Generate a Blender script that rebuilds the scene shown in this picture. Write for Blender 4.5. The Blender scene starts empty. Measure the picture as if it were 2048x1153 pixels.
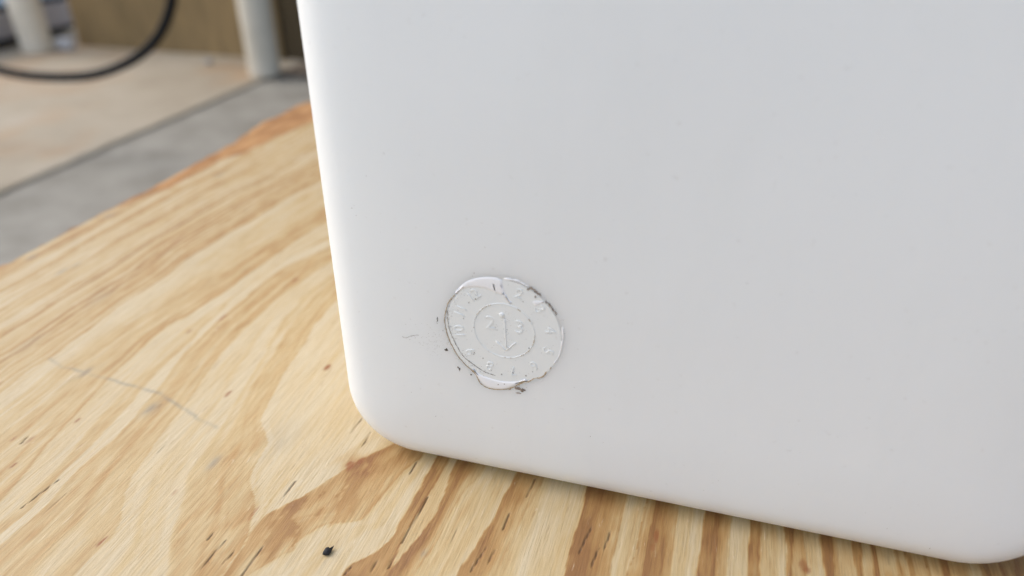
import bpy, bmesh, math, random
import numpy as np
from mathutils import Vector, Matrix

# ------------------------------------------------------------------ camera, light, exposure
sc = bpy.context.scene
col = sc.collection
cam_data = bpy.data.cameras.new('camera')
cam = bpy.data.objects.new('camera', cam_data)
col.objects.link(cam)
cam_data.sensor_width = 36.0
cam_data.lens = 26.0
cam_data.clip_start = 0.01
cam_data.clip_end = 500.0
cam.location = (0.0, 0.0, 0.20)
cam.rotation_euler = (math.radians(90 - 29.7), 0.0, math.radians(16.2))
cam_data.dof.use_dof = True
cam_data.dof.focus_distance = 0.262
cam_data.dof.aperture_fstop = 5.6
cam_data.dof.aperture_blades = 0
sc.camera = cam

SUN_AZ = math.radians(-96)      # from +Y towards +X; negative = from the left
SUN_EL = math.radians(48)
world = bpy.data.worlds.new('World')
sc.world = world
world.use_nodes = True
wn = world.node_tree.nodes
sky = wn.new('ShaderNodeTexSky')
sky.sky_type = 'NISHITA'
sky.sun_disc = False
sky.sun_elevation = SUN_EL
sky.sun_rotation = SUN_AZ
sky.air_density = 1.0
sky.dust_density = 3.0
sky.ozone_density = 0.6
bg = wn['Background']
bg.inputs['Strength'].default_value = 0.15
hsv = wn.new('ShaderNodeHueSaturation')           # overcast: the blue of the clear sky washed out
hsv.inputs['Saturation'].default_value = 0.80
world.node_tree.links.new(sky.outputs[0], hsv.inputs['Color'])
world.node_tree.links.new(hsv.outputs[0], bg.inputs[0])

sun_data = bpy.data.lights.new('sun', 'SUN')
sun_data.energy = 0.5
sun_data.angle = math.radians(80)
sun_data.color = (1.0, 0.995, 0.99)
sun = bpy.data.objects.new('sun', sun_data)
col.objects.link(sun)
sd = Vector((math.sin(SUN_AZ) * math.cos(SUN_EL), math.cos(SUN_AZ) * math.cos(SUN_EL), math.sin(SUN_EL)))
sun.rotation_euler = sd.to_track_quat('Z', 'Y').to_euler()
sun.location = sd * 5

sc.view_settings.view_transform = 'Standard'
sc.view_settings.look = 'None'
sc.view_settings.gamma = 1.0
sc.view_settings.exposure = 0.67
sc.render.engine = 'CYCLES'
sc.cycles.use_denoising = True
sc.cycles.max_bounces = 12
sc.cycles.caustics_reflective = False
sc.cycles.caustics_refractive = False

GROUND = -0.45        # the table top is z = 0
rng = np.random.default_rng(7)
random.seed(7)


# ------------------------------------------------------------------ helpers
def tag(o, label=None, cat=None, group=None, kind=None):
    if label: o['label'] = label
    if cat: o['category'] = cat
    if group: o['group'] = group
    if kind: o['kind'] = kind
    return o


def link(name, mesh, mat=None, parent=None):
    o = bpy.data.objects.new(name, mesh)
    col.objects.link(o)
    if mat and not mesh.materials: mesh.materials.append(mat)
    if parent: o.parent = parent
    return o


def from_bm(name, bm, mat=None, parent=None, smooth=True):
    me = bpy.data.meshes.new(name)
    bmesh.ops.recalc_face_normals(bm, faces=bm.faces[:])
    bm.to_mesh(me); bm.free()
    if smooth:
        me.polygons.foreach_set('use_smooth', [True] * len(me.polygons))
    return link(name, me, mat, parent)


def empty(name, loc):
    o = bpy.data.objects.new(name, None)
    col.objects.link(o); o.location = loc
    return o


def box(name, lo, hi, mat, parent=None, bevel=0.004, seg=2):
    bm = bmesh.new()
    bmesh.ops.create_cube(bm, size=1.0)
    c = [(a + b) / 2 for a, b in zip(lo, hi)]
    s = [b - a for a, b in zip(lo, hi)]
    for v in bm.verts:
        v.co = Vector((c[i] + v.co[i] * s[i] for i in range(3)))
    if bevel:
        bmesh.ops.bevel(bm, geom=bm.edges[:], offset=bevel, segments=seg, affect='EDGES', profile=0.6)
    return from_bm(name, bm, mat, parent, smooth=False)


def vnoise(x, y, seed, lattice=256):
    """smooth value noise, about -1..1, of two coordinate arrays"""
    r = np.random.default_rng(seed).uniform(-1, 1, (lattice, lattice))
    xi = np.floor(x).astype(int); yi = np.floor(y).astype(int)
    fx = x - xi; fy = y - yi
    fx = fx * fx * (3 - 2 * fx); fy = fy * fy * (3 - 2 * fy)
    a = r[xi % lattice, yi % lattice]; b = r[(xi + 1) % lattice, yi % lattice]
    c = r[xi % lattice, (yi + 1) % lattice]; d = r[(xi + 1) % lattice, (yi + 1) % lattice]
    return (a * (1 - fx) + b * fx) * (1 - fy) + (c * (1 - fx) + d * fx) * fy


def fbm(x, y, seed, octaves=4, gain=0.5):
    s = 0; amp = 1
    for i in range(octaves):
        s = s + amp * vnoise(x * 2 ** i, y * 2 ** i, seed + i * 17)
        amp *= gain
    return s


def node_mat(name):
    m = bpy.data.materials.new(name)
    m.use_nodes = True
    nt = m.node_tree
    return m, nt, nt.nodes['Principled BSDF']


def N(nt, kind, **kw):
    n = nt.nodes.new(kind)
    for k, v in kw.items():
        if k == 'op': n.operation = v
        elif k == 'blend': n.blend_type = v
        else: n.inputs[k].default_value = v
    return n


def ramp(nt, src, stops):
    r = nt.nodes.new('ShaderNodeValToRGB')
    el = r.color_ramp.elements
    while len(el) < len(stops): el.new(0.5)
    for e, (p, c) in zip(el, stops):
        e.position = p
        e.color = c if len(c) == 4 else (*c, 1)
    nt.links.new(src, r.inputs[0])
    return r.outputs[0]


def mix(nt, fac, a, b, blend='MIX'):
    m = nt.nodes.new('ShaderNodeMix')
    m.data_type = 'RGBA'; m.blend_type = blend
    for sock, v in ((m.inputs[0], fac), (m.inputs[6], a), (m.inputs[7], b)):
        if hasattr(v, 'is_linked'): nt.links.new(v, sock)
        elif isinstance(v, tuple): sock.default_value = v if len(v) == 4 else (*v, 1)
        else: sock.default_value = v
    return m.outputs[2]


def math_(nt, op, a, b=0.0):
    m = nt.nodes.new('ShaderNodeMath'); m.operation = op
    for sock, v in zip(m.inputs, (a, b)):
        if hasattr(v, 'is_linked'): nt.links.new(v, sock)
        else: sock.default_value = v
    return m.outputs[0]


def noise(nt, scale, detail=4.0, rough=0.55, stretch=None, dist=0.0, coord='Object'):
    tc = nt.nodes.new('ShaderNodeTexCoord')
    src = tc.outputs[coord]
    if stretch:
        mp = nt.nodes.new('ShaderNodeMapping')
        mp.inputs['Scale'].default_value = stretch
        nt.links.new(src, mp.inputs[0]); src = mp.outputs[0]
    n = N(nt, 'ShaderNodeTexNoise', Scale=scale, Detail=detail, Roughness=rough, Distortion=dist)
    nt.links.new(src, n.inputs['Vector'])
    return n.outputs[0]


def bump(nt, bsdf, height, strength=0.3, dist=0.001):
    b = N(nt, 'ShaderNodeBump', Strength=strength, Distance=dist)
    nt.links.new(height, b.inputs['Height'])
    nt.links.new(b.outputs[0], bsdf.inputs['Normal'])


def simple_mat(name, c1, c2, scale, rough=0.7, bumps=0.0, bscale=None, bdist=0.002, stretch=None, stops=(0.35, 0.65), spec=0.5):
    m, nt, p = node_mat(name)
    p.inputs['Specular IOR Level'].default_value = spec
    n = noise(nt, scale, 5, 0.6, stretch)
    nt.links.new(ramp(nt, n, [(stops[0], c1), (stops[1], c2)]), p.inputs['Base Color'])
    p.inputs['Roughness'].default_value = rough
    if bumps:
        bump(nt, p, noise(nt, bscale or scale * 4, 4, 0.6, stretch), bumps, bdist)
    return m


# ------------------------------------------------------------------ materials
def make_plastic(name, base, sss, rough, stain):
    m, nt, p = node_mat(name)
    n1 = noise(nt, 9, 3, 0.5)
    c = mix(nt, ramp(nt, n1, [(0.35, (0, 0, 0)), (0.75, (stain,) * 3)]), base, (base[0] * .955, base[1] * .95, base[2] * .945))
    n3 = noise(nt, 34, 5, 0.6, (1, 1, .22), 0.5)      # faint wiped streaks and smudges
    c = mix(nt, ramp(nt, n3, [(0.50, (0, 0, 0)), (0.80, (.30 * stain,) * 3)]), c, (base[0] * .88, base[1] * .87, base[2] * .84))
    n2 = noise(nt, 420, 2, 0.5)                       # faint dust
    c = mix(nt, ramp(nt, n2, [(0.70, (0, 0, 0)), (0.78, (.16,) * 3)]), c, (.42, .40, .37))
    nt.links.new(c, p.inputs['Base Color'])
    nt.links.new(ramp(nt, n3, [(0.3, (rough - .08,) * 3), (0.7, (rough + .10,) * 3)]), p.inputs['Roughness'])
    p.inputs['IOR'].default_value = 1.5
    p.inputs['Specular IOR Level'].default_value = 0.4
    p.inputs['Subsurface Weight'].default_value = sss
    p.inputs['Subsurface Radius'].default_value = (1.0, 1.0, 1.0)
    p.inputs['Subsurface Scale'].default_value = 0.012
    h = math_(nt, 'ADD', noise(nt, 9, 1, 0.4), math_(nt, 'MULTIPLY', noise(nt, 700, 2, 0.5), 0.02))
    bump(nt, p, h, 0.35, 0.004)
    return m


PLASTIC = make_plastic('milky_plastic', (.855, .90, .925), 0.65, 0.42, 0.7)
INSERT = make_plastic('stamp_plastic', (.835, .88, .89), 0.0, 0.5, 0.4)
FLASH = make_plastic('flash_plastic', (.90, .93, .97), 0.0, 0.3, 0.2)
CRUST = simple_mat('brown_crust', (.30, .20, .10), (.50, .40, .26), 900, 0.9)
DIRT = simple_mat('black_dirt', (.03, .025, .02), (.16, .135, .105), 1500, 0.95)
GREYDIRT = simple_mat('grey_dirt', (.11, .10, .085), (.30, .28, .25), 1500, 0.95)


def make_wood():
    m, nt, p = node_mat('pine_veneer')
    at = nt.nodes.new('ShaderNodeAttribute'); at.attribute_name = 'grain'
    sp = nt.nodes.new('ShaderNodeSeparateColor')
    nt.links.new(at.outputs['Color'], sp.inputs[0])
    late, resin, grey = sp.outputs[0], sp.outputs[1], sp.outputs[2]
    crack = at.outputs['Alpha']
    fine = noise(nt, 1500, 5, 0.65, (1, 0.035, 1))
    mid = noise(nt, 420, 4, 0.6, (1, 0.05, 1), 0.4)
    wide = noise(nt, 130, 4, 0.6, (1, 0.045, 1), 0.6)
    blot = noise(nt, 60, 4, 0.6, (1, 0.35, 1))
    def add(x, n, k): return math_(nt, 'ADD', x, math_(nt, 'MULTIPLY', math_(nt, 'SUBTRACT', n, 0.5), k))
    l2 = add(add(add(late, mid, 0.42), blot, 0.24), wide, 0.22)
    c = ramp(nt, l2, [(0.0, (.585, .48, .302)), (0.26, (.54, .40, .198)), (0.55, (.455, .282, .105)), (0.8, (.375, .203, .060)), (1.0, (.275, .128, .034))])
    c = mix(nt, 1.0, c, ramp(nt, fine, [(0.28, (.80, .755, .68)), (0.52, (1, 1, 1)), (0.8, (1.08, 1.08, 1.10))]), 'MULTIPLY')
    # short dark pores along the fibre, and pale torn fibres
    pores = noise(nt, 900, 2, 0.5, (1, 0.09, 1))
    c = mix(nt, ramp(nt, pores, [(0.66, (0, 0, 0)), (0.74, (.42,) * 3)]), c, (.27, .15, .065))
    torn = noise(nt, 620, 3, 0.6, (1, 0.12, 1), 0.8)
    c = mix(nt, ramp(nt, torn, [(0.66, (0, 0, 0)), (0.76, (.55,) * 3)]), c, (.74, .64, .47))
    c = mix(nt, resin, c, (.26, .075, .012))
    c = mix(nt, grey, c, (.19, .185, .165))
    c = mix(nt, crack, c, (.12, .055, .018))
    nt.links.new(c, p.inputs['Base Color'])
    p.inputs['Roughness'].default_value = 0.62
    p.inputs['Specular IOR Level'].default_value = 0.80
    h = math_(nt, 'ADD', math_(nt, 'MULTIPLY', fine, 0.6), math_(nt, 'MULTIPLY', torn, 0.6))
    h = math_(nt, 'SUBTRACT', h, math_(nt, 'MULTIPLY', crack, 1.5))
    bump(nt, p, h, 0.6, 0.0007)
    return m


WOOD = make_wood()
PLY = simple_mat('orange_ply', (.30, .125, .035), (.56, .31, .12), 90, 0.75, 0.6, 700, 0.001, (1, .25, 1))
PLY_PALE = simple_mat('pale_ply', (.45, .30, .15), (.62, .46, .26), 120, 0.8, 0.5, 700, 0.001, (1, .25, 1))
LEGWOOD = simple_mat('leg_timber', (.42, .29, .15), (.58, .43, .25), 60, 0.75, 0.4, 300, 0.001, (1, 1, .1))

# ------------------------------------------------------------------ plywood table: grain lines read off the board (mm, board coordinates)
# (lateness before the line, lateness after it, [(y, x), ...])
GRAIN = [
    (0.75, 0.00, [(183.8, -285.2), (203.0, -289.0), (212.4, -286.6), (228.5, -288.4), (233.7, -287.9), (254.8, -289.1), (275.9, -288.4), (295.4, -285.6), (318.2, -290.2), (352.2, -287.7), (383.1, -285.4), (418.0, -284.4), (443.3, -274.3)]),
    (0.10, 0.35, [(172.9, -273.4), (196.1, -273.8), (209.1, -276.5), (219.3, -274.5), (241.9, -274.1), (273.5, -268.4), (306.2, -267.3), (349.8, -262.9), (408.5, -254.3)]),
    (0.60, 0.05, [(134.9, -232.3), (151.0, -235.5), (163.9, -239.4), (179.9, -242.4), (196.1, -246.6), (206.2, -249.5), (222.6, -251.4), (238.5, -253.8), (253.0, -252.3), (273.5, -248.0), (289.4, -246.1), (332.1, -244.8), (389.8, -236.7)]),
    (0.15, 0.35, [(133.3, -223.9), (154.8, -227.3), (185.4, -233.9), (208.0, -236.7), (237.9, -240.5), (269.0, -240.5), (300.0, -237.2), (329.8, -236.8), (376.9, -226.2)]),
    (0.50, 0.00, [(134.8, -218.8), (155.9, -223.6), (177.3, -225.4), (194.1, -227.6), (226.6, -231.7), (253.3, -235.0), (289.2, -238.8), (315.6, -237.4), (330.6, -238.3), (367.1, -221.0)]),
    (0.05, 0.55, [(136.0, -214.8), (154.6, -218.4), (173.2, -217.9), (187.5, -219.5), (218.0, -224.9), (231.1, -227.9), (255.6, -232.0), (280.6, -232.9), (306.3, -231.6), (321.3, -232.6), (357.8, -215.4)]),
    (0.55, 0.05, [(135.9, -182.0), (145.5, -188.2), (159.5, -195.7), (171.9, -199.2), (183.8, -201.9), (189.5, -202.5), (205.8, -204.4), (231.9, -210.6), (260.2, -214.5), (286.8, -215.3), (323.7, -211.5), (342.9, -207.5)]),
    (0.12, 0.35, [(124.7, -153.6), (138.2, -162.4), (165.1, -174.5), (185.2, -178.8), (204.9, -183.3), (226.4, -189.4), (242.5, -193.0), (270.8, -199.6), (304.7, -203.0), (326.2, -198.7)]),
    (0.62, 0.00, [(140.3, -136.2), (150.0, -138.3), (152.7, -141.3), (161.6, -144.7), (167.0, -151.3), (175.5, -153.1), (188.2, -155.6), (194.0, -159.2), (201.3, -167.4), (210.7, -170.3), (226.8, -174.6), (241.8, -176.7), (258.3, -179.4), (278.9, -183.6), (301.1, -184.8)]),
    (0.06, 0.60, [(140.2, -135.7), (149.8, -137.6), (153.3, -136.8), (156.2, -136.7), (167.8, -128.8), (176.3, -124.8), (187.8, -119.5), (198.5, -111.9), (206.1, -106.7)]),
    (0.40, 0.06, [(131.5, -127.9), (143.4, -120.9), (153.1, -118.1), (161.0, -112.9), (161.4, -102.6), (177.6, -100.3), (189.8, -98.1), (198.9, -95.1)]),
    (0.06, 0.95, [(142.8, -98.4), (145.0, -97.7), (152.0, -92.0), (157.8, -88.8), (169.5, -88.4), (184.4, -88.5), (199.2, -88.3)]),
    (0.75, 0.20, [(146.9, -84.8), (159.2, -85.4), (170.5, -85.0), (183.6, -84.2), (197.8, -83.1)]),
    (0.12, 0.90, [(145.4, -85.2), (157.1, -82.6), (172.2, -79.3), (183.7, -79.4), (197.2, -80.2)]),
    (0.45, 0.12, [(147.3, -75.6), (158.1, -74.1), (171.5, -73.3), (184.3, -72.6), (198.3, -68.9)]),
    (0.06, 0.85, [(151.8, -62.4), (161.4, -60.4), (175.2, -58.9), (186.1, -57.7), (197.7, -56.7)]),
    (0.40, 0.14, [(156.9, -49.7), (165.6, -48.8), (181.3, -47.9), (200.4, -46.3)]),
    (0.04, 0.95, [(160.5, -28.2), (180.2, -28.9), (199.2, -29.5)]),
    (0.50, 0.10, [(167.2, -14.3), (196.6, -14.7)]),
    (0.15, 0.70, [(166.0, -9.4), (180.2, -7.9), (189.0, -7.6)]),
    (0.30, 0.20, [(166.4, -7.8), (180.5, -6.6), (191.6, -6.5)]),
    (0.45, 1.00, [(167.3, -4.7), (200.2, -4.2)]),
    (0.75, 0.60, [(168.9, 0.7), (199.4, 0.2)]),
    (0.40, 0.18, [(170.0, 4.5), (198.8, 4.1)]),
    (0.06, 1.00, [(172.5, 13.0), (199.8, 14.2)]),
    (0.80, 0.60, [(174.0, 18.2), (199.4, 18.7)]),
    (0.40, 0.12, [(175.1, 22.2), (199.4, 22.8)]),
    (0.08, 0.85, [(177.1, 28.9), (200.2, 28.7)]),
    (0.75, 0.30, [(178.3, 33.0), (199.5, 32.7)]),
    (0.08, 0.70, [(180.6, 40.9), (199.6, 40.4)]),
    (1.00, 0.50, [(180.8, 41.8), (199.9, 43.6)]),
    (0.45, 0.15, [(182.1, 46.0), (200.1, 46.6)]),
    (0.06, 0.65, [(184.0, 52.7), (199.5, 51.8)]),
    (1.00, 0.45, [(184.8, 55.5), (199.8, 56.0)]),
    (0.30, 0.20, [(185.7, 58.5), (199.6, 58.8)]),
    (0.15, 0.80, [(186.8, 62.4), (199.9, 62.3)]),
    (0.70, 0.20, [(187.4, 64.4), (199.7, 65.5)]),
    (0.25, 0.60, [(188.4, 67.8), (199.8, 68.0)]),
    (1.00, 0.35, [(188.9, 69.7), (199.9, 69.7)]),
    (0.30, 0.80, [(190.7, 75.6), (200.0, 75.3)]),
    (0.60, 0.25, [(191.0, 76.9), (199.9, 76.5)]),
    (0.30, 0.85, [(191.6, 78.7), (199.8, 78.5)]),
    (0.70, 0.35, [(192.1, 80.6), (200.2, 80.4)]),
    (0.40, 1.00, [(193.1, 84.0), (200.2, 84.2)]),
    (0.55, 0.30, [(193.5, 85.3), (200.1, 85.4)]),
    (0.35, 0.70, [(194.6, 89.3), (200.0, 89.5)]),
    (1.00, 0.40, [(195.3, 91.5), (200.9, 92.3)]),
    (0.30, 0.75, [(198.2, 101.5), (202.4, 101.8)]),
    (1.00, 0.50, [(199.0, 104.4), (203.7, 104.4)]),
    (0.45, 0.90, [(200.0, 107.9), (205.3, 107.7)]),
    (0.65, 1.00, [(201.4, 112.7), (210.1, 113.9)]),
]
VENEER_EDGE = [(278.8, -387.9), (296.0, -387.7), (315.2, -387.1), (345.9, -387.7), (386.1, -381.2), (408.3, -374.0), (429.8, -374.2), (469.1, -374.0), (486.1, -365.5), (534.4, -362.9), (565.1, -358.1)]
OUTER = [(280.2, -389.4), (318.6, -390.5), (350.5, -391.9), (396.0, -389.5), (428.4, -389.8), (505.4, -392.2), (529.5, -394.5), (562.0, -400.7), (607.2, -397.8), (626.7, -398.0), (638.4, -395.5)]
PENCIL = [(-286.9, 212.7), (-275.7, 208.5), (-263.0, 207.8), (-243.7, 206.7), (-230.5, 205.2), (-219.4, 204.4), (-203.2, 198.4), (-188.6, 193.5), (-182.1, 191.8)]
CRACKS = [(-84.7, 157.6, -84.2, 181.0), (-84.7, 146.7, -85.2, 152.9), (-129.4, 131.1, -129.5, 144.9), (-138.0, 134.0, -137.3, 139.9), (-144.0, 127.5, -143.0, 143.2), (-89.9, 143.8, -90.0, 150.0), (-53.4, 173.3, -53.7, 182.3), (-49.6, 190.3, -49.0, 200.2), (-26.4, 169.1, -23.9, 184.2), (-58.8, 151.8, -56.8, 164.2), (-53.9, 157.8, -53.7, 165.3), (-127.4, 202.9, -127.3, 215.3), (-119.2, 196.7, -119.9, 207.9), (-18.3, 174.5, -17.4, 183.8), (-95.1, 189.0, -95.3, 196.8), (-149.2, 140.9, -148.9, 145.1), (-134.6, 164.3, -134.9, 174.2), (-222.3, 134.8, -220.6, 149.8), (-97.5, 141.0, -96.5, 145.4), (-21.4, 165.1, -19.9, 175.1), (-251.8, 167.1, -250.7, 161.2)]
RESIN = [(-239.9, 179.9, 6, 2), (-249.5, 164.3, 10, 2.2), (-256.4, 163.2, 5, 2), (-243.5, 151.2, 6, 2.5), (-174.9, 156.4, 6, 2), (-183.2, 130.2, 8, 2), (-119.1, 187.1, 9, 5), (-116.3, 190.7, 8, 4), (-2.4, 185.1, 10, 4), (-3.0, 180.0, 6, 3), (45.6, 186.3, 9, 5), (46.8, 184.9, 5, 4), (-158.7, 242.5, 8, 4), (-216.4, 311.9, 8, 4)]
GREY = [(-348.6, 283.9, 5, 3), (-346.4, 292.7, 4, 2), (-380.0, 292.8, 4, 3), (-378.9, 355.1, 6, 4), (-305.9, 219.8, 14, 5), (-306.5, 264.1, 12, 5), (-263.0, 207.8, 5, 3), (-354.7, 439.7, 8, 2), (-76.4, 156.1, 2, 1.5), (-153.0, 192.7, 14, 9), (-216.0, 194.0, 6, 4), (-170.1, 174.2, 5, 3)]


def curve_x(pts, Y):
    ys = np.array([p[0] for p in pts]); xs = np.array([p[1] for p in pts])
    o = np.argsort(ys, kind='stable')
    return np.interp(Y, ys[o], xs[o])


def smooth1(a, n):
    if n < 2: return a
    k = np.hanning(n + 2)[1:-1]; k /= k.sum()
    p = np.pad(a, (n, n), mode='edge')
    return np.convolve(p, k, 'same')[n:-n]


def board_axes():
    xs = np.concatenate([np.arange(-389.5, 150, 0.55), np.arange(150, 470, 6.0), [470.0]])
    ys = np.concatenate([np.arange(-330, 90, 12.0), np.arange(90, 260, 0.9), np.arange(260, 760, 2.2), np.arange(760, 1100, 12.0)])
    return xs, ys


def board_fields(X, Y):
    """lateness, resin, grey and crack strength at board points in mm (grids, rows along y)"""
    yg = Y[:, 0]
    # fibres drift a little: bend the whole figure
    wob = .45 * fbm(X / 1.6, Y / 7, 8, 3) + 1.3 * fbm(X / 16, Y / 55, 3, 3) + 0.5 * fbm(X / 4.5, Y / 16, 5, 3)
    far = np.clip((Y - 200) / 300, 0, 1)
    Xw = X + wob * (0.75 + 0.8 * far)
    lines = []
    r = np.random.default_rng(21)
    e1 = smooth1(curve_x(GRAIN[0][2], yg), 25)
    # narrow rings between the board's edge and the first traced line
    n = 30
    pos = np.sort(np.clip((np.arange(n) + r.uniform(-.33, .33, n)) / n, 0, 1)) ** 0.92
    edge = -402.0
    for i, t in enumerate(pos):
        x = edge + (e1 - edge) * t
        a = r.choice([.3, .45, .7, .95]) * r.uniform(.8, 1.1); b = r.uniform(.02, .25)
        lines.append((a, b, x))
    for i, (a, b, pts) in enumerate(GRAIN):
        x = curve_x(pts, yg)
        x = smooth1(x, 15 if i < 9 else 7)
        lines.append((a, b, x))
    # more rings to the right of the traced ones
    x0 = lines[-1][2]; off = 0
    for i in range(60):
        off += r.uniform(3, 10)
        lines.append((r.uniform(.4, .9), r.uniform(.05, .4), x0 + off + 2 * np.sin(yg / 90 + i)))
    late = np.zeros_like(X)
    L = np.array([l[2] for l in lines])
    for k in range(1, len(L)): L[k] = np.maximum(L[k], L[k - 1] + 0.02)
    A = np.array([l[0] for l in lines]); B = np.array([l[1] for l in lines])
    nn = len(lines)
    phase = np.zeros_like(X)
    depth = np.cumsum(np.r_[0, np.clip(np.diff(L.mean(1)), 1.5, 30)])
    for row in range(len(yg)):
        xp = np.empty(3 * nn); fp = np.empty(3 * nn)
        w = min(0.35, 1.0)
        # the late wood darkens in a thin line just at the ring's edge
        xp[0::3] = L[:, row] - 1.3; xp[1::3] = L[:, row] - w * .5; xp[2::3] = L[:, row] + w * .5
        xp = np.maximum.accumulate(xp + np.arange(3 * nn) * 1e-6)
        fp[0::3] = np.where(A > B, A * .84, A); fp[1::3] = np.where(A > B, A * 1.15, A); fp[2::3] = B
        late[row] = np.interp(Xw[row], xp, fp)
        # thin growth lines that run along with the rings
        phase[row] = np.interp(Xw[row], L[:, row], depth)
    late = late + .09 * np.clip((X + 130) / 60, 0, 1)
    side = .62 + .78 * np.clip((-125 - X) / 80, 0, 1)
    late = late + side * (.17 * fbm(phase / 2.6, Y / 130, 71, 3) + .10 * fbm(phase / .9, Y / 90, 81, 2))
    # torn, blotchy figure inside the broad patches
    tear = fbm(X / 3.2, Y / 9, 31, 4)
    tear2 = fbm(X / 6, Y / 20, 41, 3)
    late = np.clip(late + 0.13 * tear * np.clip(late * 2.2, 0.15, 1) + .05 * tear2, 0, 1.15)
    soft = np.clip((-125 - X) / 45, 0, 1) * np.clip((420 - Y) / 200, .45, 1)
    late = late * (1 - .40 * soft) + .03
    patch = np.exp(-(((X + 124) / 13) ** 2 + ((Y - 168) / 26) ** 2))
    late = np.where(patch > .2, late * (1 - .75 * patch) + patch * .75 * np.clip(late * 1.1 + .75 * (tear > .25) * (late > .2) - .08, 0, 1), late)
    patch = np.exp(-(((X + 148) / 18) ** 2 + ((Y - 150) / 30) ** 2))
    late = late + patch * .28 * np.clip(fbm(X / 2.4, Y / 11, 51, 3), 0, 1)
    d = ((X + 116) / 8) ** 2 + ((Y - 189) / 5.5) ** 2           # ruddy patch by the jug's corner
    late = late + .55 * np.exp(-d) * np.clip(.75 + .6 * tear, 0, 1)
    resin = np.zeros_like(X); grey = np.zeros_like(X); crack = np.zeros_like(X)
    for x, y, ln, w in RESIN:
        dd = ((X - x + .5 * tear) / (w * .28)) ** 2 + ((Y - y) / (ln * .30)) ** 2
        resin = np.maximum(resin, .95 * np.clip(1.5 - dd, 0, 1) * np.clip(.8 + .5 * tear, .2, 1))
    r = np.random.default_rng(4)
    for i in range(46):                                   # small pitch flecks
        x, y = r.uniform(-380, 130), r.uniform(100, 500)
        ln, w = r.uniform(1, 4), r.uniform(.3, .9)
        dd = ((X - x) / w) ** 2 + ((Y - y) / ln) ** 2
        resin = np.maximum(resin, r.uniform(.25, .8) * np.clip(1.6 - dd, 0, 1))
    for x, y, ln, w in GREY:
        dd = ((X - x + .8 * tear2) / (w * .6)) ** 2 + ((Y - y) / (ln * .8)) ** 2
        grey = np.maximum(grey, (.50 if ln < 9 else .20) * np.clip(np.exp(-dd) * (1 + .5 * tear), 0, 1))
    # a broken pencil line drawn across the grain
    for (x0_, y0_), (x1_, y1_) in zip(PENCIL[:-1], PENCIL[1:]):
        dx, dy = x1_ - x0_, y1_ - y0_
        t = np.clip(((X - x0_) * dx + (Y - y0_) * dy) / (dx * dx + dy * dy), 0, 1)
        dp = np.hypot(X - x0_ - t * dx, Y - y0_ - t * dy + .5 * tear2)
        gap = np.clip(.95 + .7 * vnoise(X / 7, Y / 40, 77), 0, 1)
        grey = np.maximum(grey, .52 * gap * np.exp(-(dp / .8) ** 2))
    cr = list(CRACKS)
    for i in range(25):                                  # fine checks along the fibres
        x, y = r.uniform(-250, 135), r.uniform(100, 240)
        cr.append((x, y, x + r.uniform(-.6, .9), y + r.uniform(4, 14), r.uniform(.10, .28)))
    for c in cr:
        x0_, y0_, x1_, y1_ = c[:4]
        amp = c[4] if len(c) > 4 else .8
        rows = np.where((yg > min(y0_, y1_) - 1) & (yg < max(y0_, y1_) + 1))[0]
        if not len(rows): continue
        sl = slice(rows[0], rows[-1] + 1)
        t = (Y[sl] - y0_) / (y1_ - y0_)
        w = np.clip(np.sin(np.clip(t, 0, 1) * math.pi), 0, 1) ** .7 * (.24 if amp > .6 else .22)
        xx = x0_ + (x1_ - x0_) * t +   .12 * vnoise(t * 4, t * 0 + x0_, 9)
        crack[sl] = np.maximum(crack[sl], amp * np.exp(-((X[sl] - xx) / (w + .04)) ** 2) * (w > .02))
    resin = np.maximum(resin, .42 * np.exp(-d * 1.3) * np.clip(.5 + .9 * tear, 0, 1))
    return np.clip(late, 0, 1.1), resin, grey, crack


table = empty('plywood_table', (0, 0, 0))
tag(table, 'pale pine plywood table top with bold brown grain and a torn orange edge', 'table')


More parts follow.
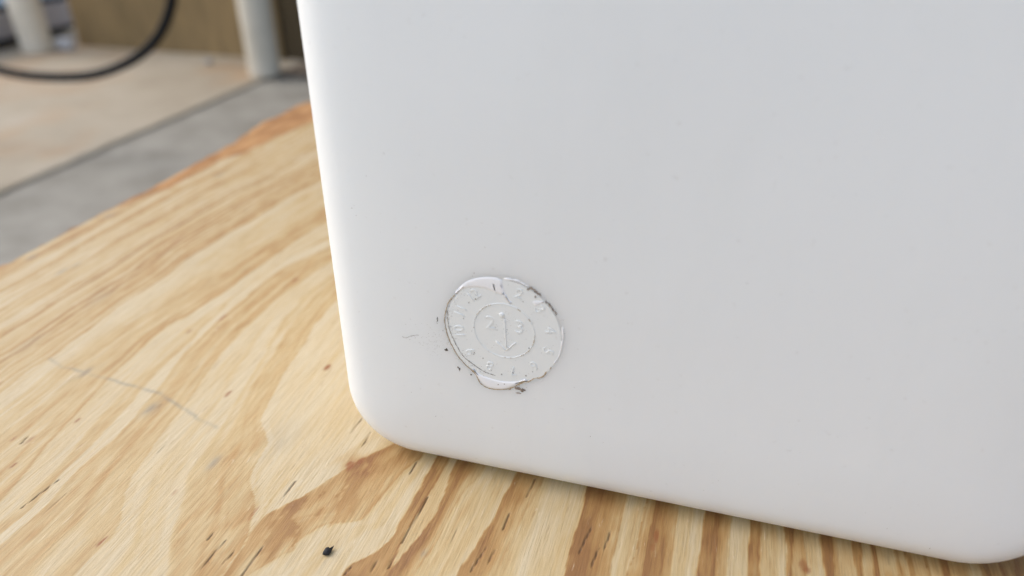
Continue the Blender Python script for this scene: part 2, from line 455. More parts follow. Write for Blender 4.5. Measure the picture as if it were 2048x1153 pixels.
def face_veneer():
    xs, ys = board_axes()
    X, Y = np.meshgrid(xs, ys)
    edge = smooth1(curve_x(VENEER_EDGE, ys), 5) + 1.1 * vnoise(ys / 4.0, ys * 0, 12) + 1.5 * vnoise(ys / 17.0, ys * 0, 13)
    edge = np.where(ys < 262, -386 + .6 * vnoise(ys / 5, ys * 0, 14), np.maximum(edge, -386 + .6 * vnoise(ys / 5, ys * 0, 14)))
    w = np.clip((-300 - X) / 89.5, 0, 1)
    X = X + (edge[:, None] + 389.5) * w
    late, resin, grey, crack = board_fields(X, Y)
    # where the veneer is scuffed near its torn edge it darkens to orange wood
    rough_ = np.clip(1 - (X - edge[:, None]) / 7, 0, 1) * np.clip(.5 + .9 * vnoise(X / 4, Y / 20, 15), 0, 1)
    late = np.clip(late + .55 * rough_, 0, 1.1)
    Z = -0.35 * crack + 0.10 * (late - .4) * 0.8 + .05 * fbm(X / 30, Y / 80, 61, 2)
    # a skirt column down to the ply below, at the torn edge
    X = np.hstack([X[:, :1], X]); Y = np.hstack([Y[:, :1], Y]); Z = np.hstack([np.full_like(Z[:, :1], -1.4), Z])
    F = [np.hstack([f[:, :1], f]) for f in (late, resin, grey, crack)]
    ny, nx = X.shape
    co = np.stack([X, Y, Z], -1).reshape(-1, 3) / 1000.0
    idx = np.arange(nx * ny).reshape(ny, nx)
    quads = np.stack([idx[:-1, :-1], idx[:-1, 1:], idx[1:, 1:], idx[1:, :-1]], -1).reshape(-1, 4)
    me = bpy.data.meshes.new('face_veneer')
    me.vertices.add(len(co)); me.vertices.foreach_set('co', co.astype(np.float32).ravel())
    me.loops.add(quads.size); me.loops.foreach_set('vertex_index', quads.astype(np.int32).ravel())
    me.polygons.add(len(quads))
    me.polygons.foreach_set('loop_start', np.arange(0, quads.size, 4, dtype=np.int32))
    me.polygons.foreach_set('use_smooth', np.ones(len(quads), bool))
    me.update(calc_edges=True)
    at = me.attributes.new('grain', 'FLOAT_COLOR', 'POINT')
    at.data.foreach_set('color', np.stack([f.ravel() for f in F], -1).astype(np.float32).ravel())
    return link('face_veneer', me, WOOD, table)


face_veneer()


def ply(z0, z1, mat, seed, inset, dense):
    ys = np.linspace(-330, 1088, 710 if dense else 120)
    e = -390.6 + inset + .9 * vnoise(ys / 6, ys * 0, seed) + 1.2 * vnoise(ys / 40, ys * 0, seed + 1)
    if dense:
        e = np.where((ys > 285) & (ys < 640), smooth1(curve_x(OUTER, ys), 9) + .8 * vnoise(ys / 5, ys * 0, seed), e)
    bm = bmesh.new()
    cols = [(0, z0, 0), (0, z1, 0)]
    steps = [0, 2, 5, 9, 14, 20, 28, 40] if dense else [0, 30]
    rows = []
    for i, y in enumerate(ys):
        row = [bm.verts.new((e[i] / 1000, y / 1000, z0))]
        for s in steps:
            lump = (.55 * vnoise(np.array(s / 6.), np.array(y / 9.), seed + 3) - .3 * (s < 3)) / 1000 if dense else 0
            row.append(bm.verts.new(((e[i] + s) / 1000, y / 1000, z1 + min(0.0003, lump))))
        row.append(bm.verts.new((.4695, y / 1000, z1)))
        row.append(bm.verts.new((.4695, y / 1000, z0)))
        rows.append(row)
    for a, b in zip(rows[:-1], rows[1:]):
        for j in range(len(a)):
            k = (j + 1) % len(a)
            bm.faces.new((a[j], a[k], b[k], b[j]))
    bm.faces.new(rows[0]); bm.faces.new(rows[-1][::-1])
    return from_bm('ply', bm, mat, table, smooth=False)


ply(-.0045, -.0018, PLY, 101, 0, True)
ply(-.0085, -.0046, PLY_PALE, 111, 0.6, False)
ply(-.0125, -.0086, PLY, 121, -.3, False)
ply(-.0175, -.0126, PLY_PALE, 131, .5, False)
for x, y in ((-.33, -.26), (.40, -.26), (-.33, 1.02), (.40, 1.02)):
    box('leg', (x - .03, y - .03, GROUND), (x + .03, y + .03, -.0176), LEGWOOD, table, 0.003)

# moulded date stamp: outlines in mm on the jug face, from the centre of the stamp
CRUST_LEFT = [(-16.58, 10.99), (-18.73, 8.17), (-19.78, 5.0), (-20.65, 1.31), (-20.38, -2.76), (-19.4, -6.76), (-18.12, -9.7), (-16.38, -13.12), (-14.13, -15.92), (-12.29, -17.46), (-10.23, -19.51), (-8.66, -22.79), (-5.86, -24.43), (-3.04, -24.39), (0.7, -23.59), (3.48, -21.89)]
CRUST_RIGHT = [(1.63, -23.67), (3.48, -21.89), (6.22, -19.66), (8.49, -18.64), (10.28, -17.18), (12.51, -16.18), (14.04, -14.8), (14.66, -13.08)]
CRUST_BIT = [(15.74, -12.06), (16.29, -11.16)]
LINE_INNER = [(-19.35, 4.57), (-19.44, 0.5), (-19.0, -3.03), (-17.96, -5.97), (-16.68, -8.9), (-14.49, -12.75), (-11.75, -14.9), (-8.53, -16.98), (-5.75, -18.05), (-2.97, -18.57)]
FLAP_TOP = [(-16.54, 11.97), (-13.96, 15.28), (-10.8, 17.68), (-6.85, 19.1), (-2.97, 19.6), (-0.19, 19.33), (-0.63, 17.85), (-0.43, 15.52), (0.21, 14.2), (1.07, 12.9), (3.0, 11.05), (1.71, 10.84), (0.63, 12.11), (-0.01, 13.3), (-3.03, 14.15), (-5.63, 14.93), (-8.68, 15.06), (-11.78, 14.43), (-14.03, 13.35), (-15.88, 11.69)]
FLAP_RIGHT = [(9.62, 12.97), (13.4, 13.41), (11.95, 12.31), (10.49, 11.35)]
FLAP_BOTTOM = [(-11.34, -17.0), (-8.58, -19.17), (-4.85, -20.06), (-1.13, -20.38), (3.48, -19.69), (8.03, -17.92), (5.77, -19.76), (3.02, -21.99), (-0.23, -23.79), (-3.98, -24.42), (-6.79, -23.79), (-8.64, -21.95), (-10.46, -19.29)]
ARC_TOP = [(0.02, 19.36), (2.58, 19.66), (4.69, 19.39), (6.81, 18.55), (7.86, 18.02)]
ARC_RIGHT = [(19.42, 4.9), (19.68, 0.99), (19.36, -2.07), (18.64, -6.29), (17.0, -9.71)]
DEB1 = [(7.58, 16.71), (8.92, 17.86), (10.4, 16.55), (12.31, 15.31)]
DEB2 = [(10.55, 15.16), (10.15, 14.29)]
DEB3 = [(13.61, 13.54), (14.89, 12.8), (15.76, 11.52), (16.63, 10.47), (17.5, 9.42)]
DEB4 = [(3.71, -22.39), (5.32, -22.32), (6.7, -22.58), (7.53, -22.68)]
DEB5 = [(4.04, -24.26), (6.03, -24.28)]
DEB5b = [(5.56, -22.83), (6.71, -23.41)]
DEB6 = [(-21.4, -11.4), (-20.54, -11.23), (-20.0, -11.66)]
DEB6b = [(-20.28, -10.65), (-20.81, -11.82)]
DEB7 = [(-16.79, -17.66), (-15.95, -18.04), (-16.0, -19.31)]
DEB8 = [(-12.13, -19.9), (-11.52, -20.0)]
DEB9 = [(-23.04, 1.5), (-23.32, -0.19), (-23.53, -0.63)]
DEB9b = [(-23.45, -0.93), (-23.37, -1.23)]
DEB10 = [(-9.95, 20.27), (-9.56, 20.0)]
TICK1 = [(-0.12, -21.82), (0.25, -20.92)]
TICK2 = [(-2.18, -22.53), (-1.84, -21.63)]
HAIR = [(-36.68, -8.9), (-35.25, -9.17), (-33.73, -8.25), (-31.75, -7.46), (-30.29, -7.08)]
ARROW_HEAD = [(-2.46, -5.17), (-0.8, -6.51), (0.54, -7.3), (2.12, -5.75), (3.99, -3.34)]
SHAFT = [(0.2, 4.95), (0.49, -0.52), (0.77, -6.63)]
KNOB = [(-0.71, 6.03)]
D2 = [(-3.61, 3.03)]
D3 = [(4.32, 4.18)]
SPECKS = [(-109.0, 106.7), (-54.2, 151.2), (-64.6, 98.9), (-68.9, 88.2), (-93.6, 36.7), (-84.7, 27.7), (-34.4, 51.4), (-27.9, 32.0), (-23.5, 30.4), (47.4, 50.2), (58.9, 123.3), (65.0, 54.0), (69.1, 17.2), (82.8, 12.4), (101.6, 12.3), (91.3, 8.5), (49.8, 8.5), (15.7, 23.4), (-25.5, 112.9), (-102.7, 118.3), (-96.1, 126.1), (-73.8, 161.8), (-17.7, 133.7), (13.6, 98.5), (30.8, 77.9), (36.1, 128.2), (45.2, 152.0), (7.3, 62.1), (-18.8, 79.4), (-108.1, 107.7), (-107.7, 104.3)]


# ------------------------------------------------------------------ the milky plastic jug
JX0, JX1, JZ0, JZ1 = -0.1248, 0.1190, 0.0004, 0.335
JY0, JY1 = 0.1923, 0.345
R_CORNER, FIL = 0.0285, 0.014

jug = empty('plastic_jug', ((JX0 + JX1) / 2, (JY0 + JY1) / 2, 0.0))
tag(jug, 'large milky white plastic jug standing on plywood with a round stamp in one corner', 'jug')


def jug_ring(inset, y, n=14):
    R = max(R_CORNER, inset + .004)
    r = R - inset
    pts = []
    for cx, cz, a0 in ((JX1 - R, JZ0 + R, -90), (JX1 - R, JZ1 - R, 0), (JX0 + R, JZ1 - R, 90), (JX0 + R, JZ0 + R, 180)):
        for i in range(n + 1):
            a = math.radians(a0 + 90 * i / n)
            pts.append(Vector((cx + r * math.cos(a), y, cz + r * math.sin(a))))
    return pts


def build_body():
    bm = bmesh.new()
    # a nearly flat face that rolls off gently towards its edges before the tight rounding
    crown, inner = .0010, .040
    prof = [(.044, 0.0), (.041, 0.0)]
    for k in range(0, 9):
        t = k / 8
        prof.append((inner + (FIL * .93 - inner) * t, crown * t * t))
    for k in range(1, 11):
        a = math.radians(4.2) + (math.pi / 2 - math.radians(4.2)) * k / 10
        prof.append((FIL * (1 - math.sin(a)), crown + FIL * (1 - math.cos(a))))
    front = [(i, JY0 + d) for i, d in prof]
    back = [(i, JY1 - d) for i, d in reversed(prof)]
    mids = [(0.0, JY0 + FIL + .002 + (JY1 - JY0 - 2 * FIL - .004) * k / 4) for k in (1, 2, 3)]
    rings = [[bm.verts.new(p) for p in jug_ring(i, y)] for i, y in front + mids + back]
    for a, b in zip(rings[:-1], rings[1:]):
        for j in range(len(a)):
            k = (j + 1) % len(a)
            bm.faces.new((a[j], a[k], b[k], b[j]))
    bm.faces.new(rings[0]); bm.faces.new(rings[-1])
    o = from_bm('body', bm, PLASTIC, None)
    return o


body = build_body()


def under(o, parent):
    """make o (built in scene coordinates) a child without moving it"""
    bpy.context.view_layer.update()
    m = o.matrix_world.copy()
    o.parent = parent
    o.matrix_parent_inverse = parent.matrix_world.inverted()
    o.matrix_world = m
    return o


bpy.context.view_layer.update()
under(body, jug)

K = JY0 / 0.1942
SX, SZ = -0.05917 * K, 0.2 + (0.06801 - 0.2) * K
Y0 = JY0


def P(u, v, out=0.0):
    """stamp millimetres to the scene; out = mm proud of the jug's face"""
    return Vector((SX + u * K / 1000, Y0 - out / 1000, SZ + v * K / 1000))


def densify(pts, step=0.45, jag=0.0, seed=0):
    r = random.Random(seed); o = []
    for a, b in zip(pts[:-1], pts[1:]):
        n = max(1, int(math.hypot(b[0] - a[0], b[1] - a[1]) / step))
        for i in range(n):
            t = i / n
            o.append((a[0] + (b[0] - a[0]) * t + r.uniform(-jag, jag), a[1] + (b[1] - a[1]) * t + r.uniform(-jag, jag)))
    o.append(pts[-1])
    return o


def spline(pts, closed=False, per=5):
    o = []; n = len(pts)
    rngi = range(n if closed else n - 1)
    for i in rngi:
        p0 = pts[(i - 1) % n] if closed or i > 0 else pts[i]
        p1 = pts[i]; p2 = pts[(i + 1) % n]
        p3 = pts[(i + 2) % n] if closed or i + 2 < n else p2
        for k in range(per):
            t = k / per
            o.append(tuple(.5 * (2 * b + (c - a) * t + (2 * a - 5 * b + 4 * c - d) * t * t + (3 * b - a - 3 * c + d) * t ** 3) for a, b, c, d in zip(p0, p1, p2, p3)))
    if not closed: o.append(pts[-1])
    return o


def add_ridge(bm, pts, w, h, vary=0.0, seed=1, closed=False, base=-0.02):
    """a low ridge along a path on the jug's face: width w, height h (mm)"""
    r = random.Random(seed); rows = []; n = len(pts)
    for i, p in enumerate(pts):
        a = pts[(i - 1) % n] if closed else pts[max(0, i - 1)]
        b = pts[(i + 1) % n] if closed else pts[min(n - 1, i + 1)]
        d = Vector((b[0] - a[0], b[1] - a[1])); d = d.normalized() if d.length else Vector((1, 0))
        nn = Vector((-d.y, d.x)); k = 1 + r.uniform(-vary, vary)
        if not closed and i in (0, n - 1): k *= .35
        hw = w * k / 2
        rows.append([bm.verts.new(P(p[0] + nn.x * s * hw, p[1] + nn.y * s * hw, hh)) for s, hh in ((-1, base), (-.6, h * k * .8), (.6, h * k * .8), (1, base))])
    m = n if closed else n - 1
    for i in range(m):
        a = rows[i]; b = rows[(i + 1) % n]
        for j in range(3): bm.faces.new((a[j], a[j + 1], b[j + 1], b[j]))
    if not closed:
        bm.faces.new(rows[0]); bm.faces.new(rows[-1][::-1])


def plaque(bm, poly, h, bev=0.3, base=-0.02, dome=0.0):
    """a low raised patch with a soft edge; poly in stamp mm"""
    n = len(poly)
    area = sum(poly[i][0] * poly[(i + 1) % n][1] - poly[(i + 1) % n][0] * poly[i][1] for i in range(n))
    if area < 0: poly = poly[::-1]
    inn = []
    for i in range(n):
        a, b, c = poly[i - 1], poly[i], poly[(i + 1) % n]
        d = Vector((c[0] - a[0], c[1] - a[1])); d = d.normalized() if d.length else Vector((1, 0))
        inn.append((b[0] - d.y * bev, b[1] + d.x * bev))
    v0 = [bm.verts.new(P(*p, base)) for p in poly]
    v1 = [bm.verts.new(P(p[0] * .7 + q[0] * .3, p[1] * .7 + q[1] * .3, h * .75)) for p, q in zip(poly, inn)]
    v2 = [bm.verts.new(P(*p, h)) for p in inn]
    for a, b in ((v0, v1), (v1, v2)):
        for i in range(n):
            k = (i + 1) % n
            bm.faces.new((a[i], a[k], b[k], b[i]))
    f = bm.faces.new(v2)
    bmesh.ops.triangulate(bm, faces=[f])


def circle(cx, cy, rx, ry, n=72):
    return [(cx + rx * math.cos(2 * math.pi * i / n), cy + ry * math.sin(2 * math.pi * i / n)) for i in range(n)]


def stamp_piece(name, bm, mat, parent, smooth=True):
    return under(from_bm(name, bm, mat, None, smooth), parent)


# the round insert: a flat disc with a rim
bm = bmesh.new()
wavy = [(x * (1 + .006 * math.sin(3 * i / 11)), y) for i, (x, y) in enumerate(circle(-.4, -1.0, 19.7, 20.3, 96))]
plaque(bm, wavy, 0.04, 0.7)
stamp = stamp_piece('date_stamp', bm, INSERT, jug, smooth=False)

bm = bmesh.new(); add_ridge(bm, circle(0, 0, 10.36, 10.36, 90), .26, .20, .12, 3, True)
stamp_piece('inner_ring', bm, INSERT, stamp)
for poly, h in ((FLAP_TOP[:5] + [(-.6, 19.0), (-.2, 17.3), (.3, 15.4), (1.2, 13.2)] + FLAP_TOP[10:], .18), (FLAP_BOTTOM, .22), (FLAP_RIGHT, .12)):
    bm = bmesh.new(); plaque(bm, spline(poly, True, 3), h, .8 if h > .125 else .3)
    stamp_piece('flash_flap', bm, FLASH, stamp)
for path, w in ((ARC_TOP, .7), (ARC_RIGHT, .5)):
    bm = bmesh.new(); add_ridge(bm, densify(spline(path), .5, .08, 5), w, .14, .5, 5)
    stamp_piece('flash_edge', bm, FLASH, stamp)

# arrow of the date dial: knob, shaft and head
bm = bmesh.new()
add_ridge(bm, densify(SHAFT, .7), .55, .22, .1, 2)
add_ridge(bm, densify([(-2.9, -4.3), (-.9, -6.2), (.7, -7.5)], .6), .7, .25, .1, 3)
add_ridge(bm, densify([(4.1, -3.6), (2.3, -5.7), (.75, -7.45)], .6), .7, .25, .1, 4)
plaque(bm, circle(KNOB[0][0], KNOB[0][1], .9, 1.0, 20), .35, .3)
stamp_piece('arrow', bm, INSERT, stamp)


def raised_text(name, txt, u, v, size, angle, parent):
    cu = bpy.data.curves.new('lettering', 'FONT')
    cu.body = txt; cu.size = size; cu.align_x = 'CENTER'; cu.align_y = 'CENTER'
    cu.extrude = 0.05; cu.bevel_depth = 0.05; cu.bevel_resolution = 0; cu.resolution_u = 3
    cu.offset = -0.06
    tmp = bpy.data.objects.new('lettering', cu); col.objects.link(tmp)
    dg = bpy.context.evaluated_depsgraph_get(); dg.update()
    me = bpy.data.meshes.new_from_object(tmp.evaluated_get(dg))
    bpy.data.objects.remove(tmp); bpy.data.curves.remove(cu)
    ca, sa = math.cos(angle), math.sin(angle)
    for vert in me.vertices:
        x, y, z = vert.co
        vert.co = P(u + x * ca - y * sa, v + x * sa + y * ca, 0.08 + z)
    me.materials.clear()
    o = link(name, me, INSERT)
    return under(o, parent)


for k in range(1, 13):
    a = math.radians(131 - 30 * (k % 12))
    raised_text('month_number', str(k), 15.6 * math.cos(a), 15.6 * math.sin(a), 5.2, a - math.pi / 2, stamp)
raised_text('year_digit', '2', -4.7, 2.2, 7.2, 0, stamp)
raised_text('year_digit', '3', 5.2, 2.2, 7.2, 0, stamp)

# grime caught round the stamp
bm = bmesh.new()
add_ridge(bm, densify(spline(CRUST_LEFT), .35, .10, 2), .28, .16, .5, 2, base=.0)
add_ridge(bm, densify(spline(CRUST_RIGHT), .35, .16, 3), .32, .20, .5, 3, base=.0)
add_ridge(bm, densify(CRUST_BIT, .3, .05, 4), .35, .3, .3, 4, base=.0)
for i, (a0, a1) in enumerate(((-128, -112), (-95, -72), (-62, -28), (-24, 5), (28, 40), (112, 190), (55, 66))):
    add_ridge(bm, [(10.36 * math.cos(math.radians(a)), 10.36 * math.sin(math.radians(a))) for a in np.arange(a0, a1, 2.5)], .15, .24, .5, 30 + i, base=.1)
stamp_piece('brown_crust', bm, CRUST, stamp)
bm = bmesh.new(); add_ridge(bm, densify(spline(LINE_INNER), .4, .05, 6), .20, .16, .5, 6, base=.05)
stamp_piece('grey_line', bm, GREYDIRT, stamp)

DEBRIS = simple_mat('brown_debris', (.13, .10, .075), (.36, .30, .25), 2200, 0.95)
for i, (path, w) in enumerate(((DEB1, .6), (DEB2, .4), (DEB3, .45), (DEB4, 1.1), (DEB5, .6), (DEB5b, .7), (TICK1, .3))):
    bm = bmesh.new()
    add_ridge(bm, densify(path, .35, .16, i), w, .30, .6, i, base=.0)
    stamp_piece('brown_debris', bm, DEBRIS, stamp)


def fleck(bm, u, v, s, r, out=.0):
    n = r.randint(5, 7); ph = r.uniform(0, 6.28); el = r.uniform(.5, 1.0); th = r.uniform(0, 3.14)
    ring = []
    for i in range(n):
        a = ph + 2 * math.pi * i / n; q = s * r.uniform(.55, 1.0)
        x, y = q * math.cos(a), q * math.sin(a) * el
        ring.append((u + x * math.cos(th) - y * math.sin(th), v + x * math.sin(th) + y * math.cos(th)))
    v0 = [bm.verts.new(P(*p, out - .02)) for p in ring]
    top = bm.verts.new(P(u, v, out + .6 * s))
    for i in range(n): bm.faces.new((v0[i], v0[(i + 1) % n], top))


r = random.Random(11)
bm = bmesh.new()
for path, w in ((DEB6, .7), (DEB6b, .6), (DEB7, .45), (DEB8, .45), (DEB9, .32), (DEB9b, .3), (DEB10, .5), (TICK2, .3)):
    add_ridge(bm, densify(path, .3, .14, int(w * 100)), w, .25, .5, int(w * 90), base=-.01)
for u, v in ((-11.8, 8.9), (-13.9, 2.4), (-2.9, 1.0), (-2.3, .1), (.3, 5.0), (1.4, -6.3), (12.0, 9.4), (6.4, 12.3), (15.9, 2.3), (-10.6, -11.2), (-10.5, -10.6), (-7.4, -12.2), (-.9, -17.6), (3.2, -16.1), (7.6, -16.4), (9.9, -14.3), (8.6, -5.1), (-9.5, 10.6)):
    fleck(bm, u, v, r.uniform(.20, .40), r, .09)
for i in range(60):
    a = math.radians(r.choice([r.uniform(130, 235), r.uniform(20, 60), r.uniform(255, 300)])); q = r.gauss(20.5, .7)
    fleck(bm, q * math.cos(a), q * math.sin(a) - 1, r.uniform(.08, .20), r)
stamp_piece('black_specks', bm, DIRT, stamp, False)['kind'] = 'stuff'

bm = bmesh.new()
# dust that settled along the raised digits, the arrow and the rim, and drifted to the left of the stamp
anchors = [(15.6 * math.cos(math.radians(131 - 30 * k)), 15.6 * math.sin(math.radians(131 - 30 * k)), 1.7) for k in range(12)]
anchors += [(-4.7, 2.2, 2.0), (5.2, 2.2, 2.0), (.5, 0, 1.2), (.5, -3, 1.2), (.2, 3, 1.2), (.6, -5.5, 1.6)]
for u, v, s in anchors:
    for i in range(11):
        fleck(bm, u + r.gauss(0, s * .6), v + r.gauss(0, s * .7), r.uniform(.07, .19), r, .05)
for i in range(70):
    a = r.uniform(0, 6.283); q = r.uniform(3, 19)
    fleck(bm, q * math.cos(a), q * math.sin(a) - 1, r.uniform(.07, .18), r, .05)
for i in range(170):
    a = math.radians(r.uniform(120, 250)); q = r.gauss(19.0, .8)
    fleck(bm, q * math.cos(a), q * math.sin(a) - .5, r.uniform(.08, .21), r, .04)
for i in range(120):
    fleck(bm, r.gauss(-25, 4), r.gauss(-9.0, 2.6), r.uniform(.06, .15), r)
add_ridge(bm, densify(spline(HAIR), .4), .09, .08, .2, 8, base=-.01)
for x, z in SPECKS:
    fleck(bm, (x / 1000 - SX) * 1000, (z / 1000 - SZ) * 1000, r.uniform(.11, .22), r)
for i in range(35):
    x, z = r.uniform(-.105, .105), r.uniform(.012, .19)
    fleck(bm, (x - SX) * 1000, (z - SZ) * 1000, r.uniform(.06, .17), r)
stamp_piece('dust_specks', bm, GREYDIRT, stamp, False)['kind'] = 'stuff'

# ------------------------------------------------------------------ black crumb on the board
bm = bmesh.new()
bmesh.ops.create_icosphere(bm, subdivisions=2, radius=.0015)
for v in bm.verts:
    k = 1 + .22 * math.sin(v.co.x * 2600 + 1) * math.cos(v.co.y * 2100)
    v.co = Vector((v.co.x * k * .95, v.co.y * k * 1.1, max(v.co.z * .75, -.0008) + .0008))
tip = max(bm.verts, key=lambda q: q.co.y + .3 * q.co.x)
tip.co += Vector((.0004, .0012, .0004))
crumb = from_bm('black_crumb', bm, simple_mat('crumb_black', (.005, .005, .007), (.014, .014, .018), 900, .7))
crumb.location = (-.1071, .1472, .0001)
tag(crumb, 'tiny shiny black crumb lying on the bare plywood in front of the jug', 'crumb')


# ------------------------------------------------------------------ ground, pad and wall behind
CONC = simple_mat('grey_concrete', (.24, .225, .185), (.355, .336, .285), 7, 0.85, 0.35, 160, 0.002)
m, nt, p = node_mat('tan_concrete')
n = noise(nt, 3.2, 5, .6)
c = ramp(nt, n, [(.30, (.37, .31, .222)), (.55, (.46, .40, .30)), (.75, (.525, .465, .365))])
n = noise(nt, 1.5, 4, .6, (1.6, 1, 1))
c = mix(nt, ramp(nt, n, [(.52, (0, 0, 0)), (.68, (.75,) * 3)]), c, (.46, .29, .15))
n = noise(nt, 60, 4, .6)
c = mix(nt, ramp(nt, n, [(.3, (.25,) * 3), (.6, (0, 0, 0))]), c, (.25, .22, .18))
nt.links.new(c, p.inputs['Base Color']); p.inputs['Roughness'].default_value = .9
bump(nt, p, noise(nt, 140, 4, .6), .4, .002)
TAN = m

bm = bmesh.new()
bmesh.ops.create_grid(bm, x_segments=8, y_segments=8, size=60)
ground = from_bm('pavement', bm, CONC); ground.location = (0, 0, GROUND - .010)
ground['kind'] = 'structure'

PADX = -1.575
def slab(name, x0, x1, y0, y1, z0, z1, mat):
    """a cast slab with a worn, slightly uneven top edge"""
    bm = bmesh.new()
    def ring(d, z, amp):
        pts = []
        for ax, ay, bx, by in ((x0, y0, x1, y0), (x1, y0, x1, y1), (x1, y1, x0, y1), (x0, y1, x0, y0)):
            n = max(2, int(math.hypot(bx - ax, by - ay) / .05))
            for i in range(n):
                t = i / n; x = ax + (bx - ax) * t; y = ay + (by - ay) * t
                w = amp * (random.random() - .5)
                x = min(max(x, x0 + d + w), x1 - d + w); y = min(max(y, y0 + d + w), y1 - d + w)
                pts.append(bm.verts.new((x, y, z)))
        return pts
    rs = [ring(0, z0, 0), ring(0, z1 - .008, .004), ring(.003, z1 - .002, .005), ring(.010, z1, .004)]
    for a, b in zip(rs[:-1], rs[1:]):
        for i in range(len(a)):
            k = (i + 1) % len(a); bm.faces.new((a[i], a[k], b[k], b[i]))
    bm.faces.new(rs[-1])
    o = from_bm(name, bm, mat, None, False); o['kind'] = 'structure'
    return o

slab('concrete_pad', -7.0, PADX, -3.0, 5.0, GROUND - .06, GROUND, TAN)
slab('concrete_kerb', PADX + .002, 6.0, 2.36, 2.60, GROUND - .06, GROUND - .002, simple_mat('brown_grime', (.15, .115, .08), (.26, .205, .15), 8, .9, .4, 150, .002))

WALLM, nt, p = node_mat('brown_wall')
n = noise(nt, 1.6, 5, .6, (1, 1, .5))
c = ramp(nt, n, [(.30, (.24, .168, .075)), (.55, (.37, .255, .118)), (.75, (.46, .31, .16))])
n = noise(nt, 26, 4, .6, (1, 1, .25))
c = mix(nt, ramp(nt, n, [(.35, (.35,) * 3), (.62, (0, 0, 0))]), c, (.085, .065, .035))
nt.links.new(c, p.inputs['Base Color']); p.inputs['Roughness'].default_value = .85
bump(nt, p, noise(nt, 90, 4, .6), .4, .003)
wall = empty('brown_wall', (1.0, 2.65, GROUND))
SHADEWALL = simple_mat('shaded_wall', (.055, .04, .018), (.10, .072, .034), 3, .85, .4, 90, .003, (1, 1, .4))  # darker brown: the shade right of the near post is put into this colour
under(box('panel', (-2.62, 2.55, GROUND - .04), (-1.66, 2.75, 1.9), WALLM, None, .006), wall)
under(box('panel', (-1.658, 2.565, GROUND - .04), (5.0, 2.75, 1.9), SHADEWALL, None, .006), wall)['label'] = 'wall panel with its shade painted dark brown'
tag(wall, 'olive brown wall standing behind the cream posts', 'wall', kind='thing')

# ------------------------------------------------------------------ cream posts
CREAM = simple_mat('cream_paint', (.60, .555, .455), (.70, .655, .55), 9, .55, .25, 70, .002)

LITCREAM = simple_mat('lit_cream_paint', (.80, .74, .60), (.86, .80, .67), 9, .5, .2, 70, .002)  # cream lightened: the left post's brighter light is put into its colour


def post(name, x, y, rad, h, label, mat):
    bm = bmesh.new()
    prof = [(rad * 1.0, 0), (rad, .01), (rad, h - .05)] + [(rad * math.cos(a), h - .05 + .05 * math.sin(a)) for a in np.linspace(.2, 1.45, 6)]
    n = 40; rs = [[bm.verts.new((q * math.cos(2 * math.pi * i / n), q * math.sin(2 * math.pi * i / n), z)) for i in range(n)] for q, z in prof]
    for a, b in zip(rs[:-1], rs[1:]):
        for i in range(n): bm.faces.new((a[i], a[(i + 1) % n], b[(i + 1) % n], b[i]))
    bm.faces.new(rs[0]); bm.faces.new(rs[-1])
    o = from_bm(name, bm, mat)
    o.location = (x, y, GROUND)
    return tag(o, label, 'post', 'cream posts in front of the wall')


post('cream_post', -1.60, 2.335, .056, 1.15, 'cream painted round post at the corner of the pad nearest the jug', CREAM)
post('cream_post', -2.70, 2.42, .058, 1.15, 'cream painted round post farther left beside the small white block', LITCREAM)

# ------------------------------------------------------------------ platform beyond the wall's end
bm_mat = simple_mat('platform_grey', (.28, .29, .32), (.40, .38, .40), 20, .5)
plat = empty('grey_platform', (-3.27, 2.42, GROUND))
tag(plat, 'grey blue platform with black gaps under its boards beyond the left post', 'platform')
GAPSHADE = simple_mat('gap_shade_black', (.010, .010, .013), (.02, .02, .022), 60, .7)  # black strips stand in for the shade in the platform's gaps
BLUE = simple_mat('pale_blue_board', (.36, .56, .86), (.46, .66, .92), 20, .45)
for nm, z0, z1, x1, mat in (('gap_shade_strip', -.436, -.412, -2.865, GAPSHADE), ('board', -.4115, -.312, -2.85, bm_mat), ('gap_shade_strip', -.3115, -.290, -2.865, GAPSHADE), ('top_board', -.2895, -.215, -2.85, BLUE)):
    under(box(nm, (-3.7, 2.05, z0), (x1, 2.79, z1), mat, None, .006 if nm != 'gap_shade_strip' else 0), plat)
under(box('foot', (-3.6, 2.1, GROUND), (-2.9, 2.75, -.4365), bm_mat, None, .004), plat)
block = box('white_block', (-2.655, 2.46, GROUND), (-2.580, 2.50, GROUND + .042), simple_mat('white_stone', (.60, .60, .61), (.70, .70, .70), 40, .7), None, .008)
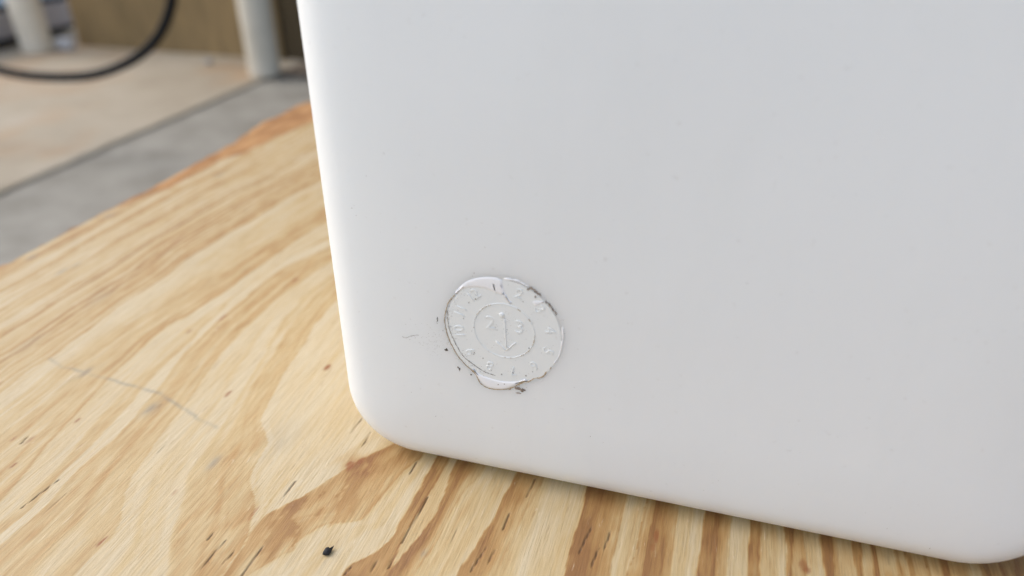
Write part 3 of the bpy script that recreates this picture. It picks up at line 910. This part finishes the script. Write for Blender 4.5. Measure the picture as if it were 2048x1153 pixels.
tag(block, 'small white block on the ground just right of the left cream post', 'block')

bm = bmesh.new()
bmesh.ops.create_icosphere(bm, subdivisions=2, radius=.015)
for v in bm.verts:
    v.co *= 1 + .18 * math.sin(v.co.x * 190 + 2) * math.cos(v.co.z * 160 + v.co.y * 90)
    v.co.z = v.co.z * .75
peb = from_bm('pebble', bm, simple_mat('pebble_grey', (.40, .40, .39), (.52, .51, .49), 90, .8))
peb.location = (-1.898, 2.42, GROUND + .010)
tag(peb, 'small pale grey pebble lying on the tan pad near the wall', 'pebble')

# ------------------------------------------------------------------ black hose hanging in a loop
path = [(-1.13, 1.45, 1.20), (-1.135, 1.45, .60), (-1.15, 1.45, .20), (-1.173, 1.45, .02), (-1.199, 1.45, -.055), (-1.217, 1.45, -.087), (-1.243, 1.45, -.121), (-1.28, 1.45, -.156), (-1.33, 1.45, -.187), (-1.388, 1.45, -.213), (-1.46, 1.45, -.236), (-1.53, 1.45, -.247), (-1.623, 1.45, -.253), (-1.70, 1.45, -.252), (-1.76, 1.45, -.246), (-1.845, 1.45, -.225), (-1.95, 1.46, -.17), (-2.05, 1.48, -.05), (-2.12, 1.52, .15), (-2.15, 1.56, .6), (-2.16, 1.58, 1.2)]
cu = bpy.data.curves.new('black_hose', 'CURVE'); cu.dimensions = '3D'
s = cu.splines.new('NURBS'); s.points.add(len(path) - 1)
for q, c_ in zip(s.points, path): q.co = (*c_, 1)
s.order_u = 3; s.use_endpoint_u = True; s.resolution_u = 6
cu.bevel_depth = .0112; cu.bevel_resolution = 5; cu.use_fill_caps = True
tmp = bpy.data.objects.new('hose_path', cu); col.objects.link(tmp)
dg = bpy.context.evaluated_depsgraph_get(); dg.update()
me = bpy.data.meshes.new_from_object(tmp.evaluated_get(dg))
bpy.data.objects.remove(tmp)
me.materials.clear()
hose = link('black_hose', me, simple_mat('hose_black', (.008, .008, .009), (.013, .013, .014), 50, .7, spec=.15))
tag(hose, 'black hose hanging in a loop in front of the cream posts', 'hose')
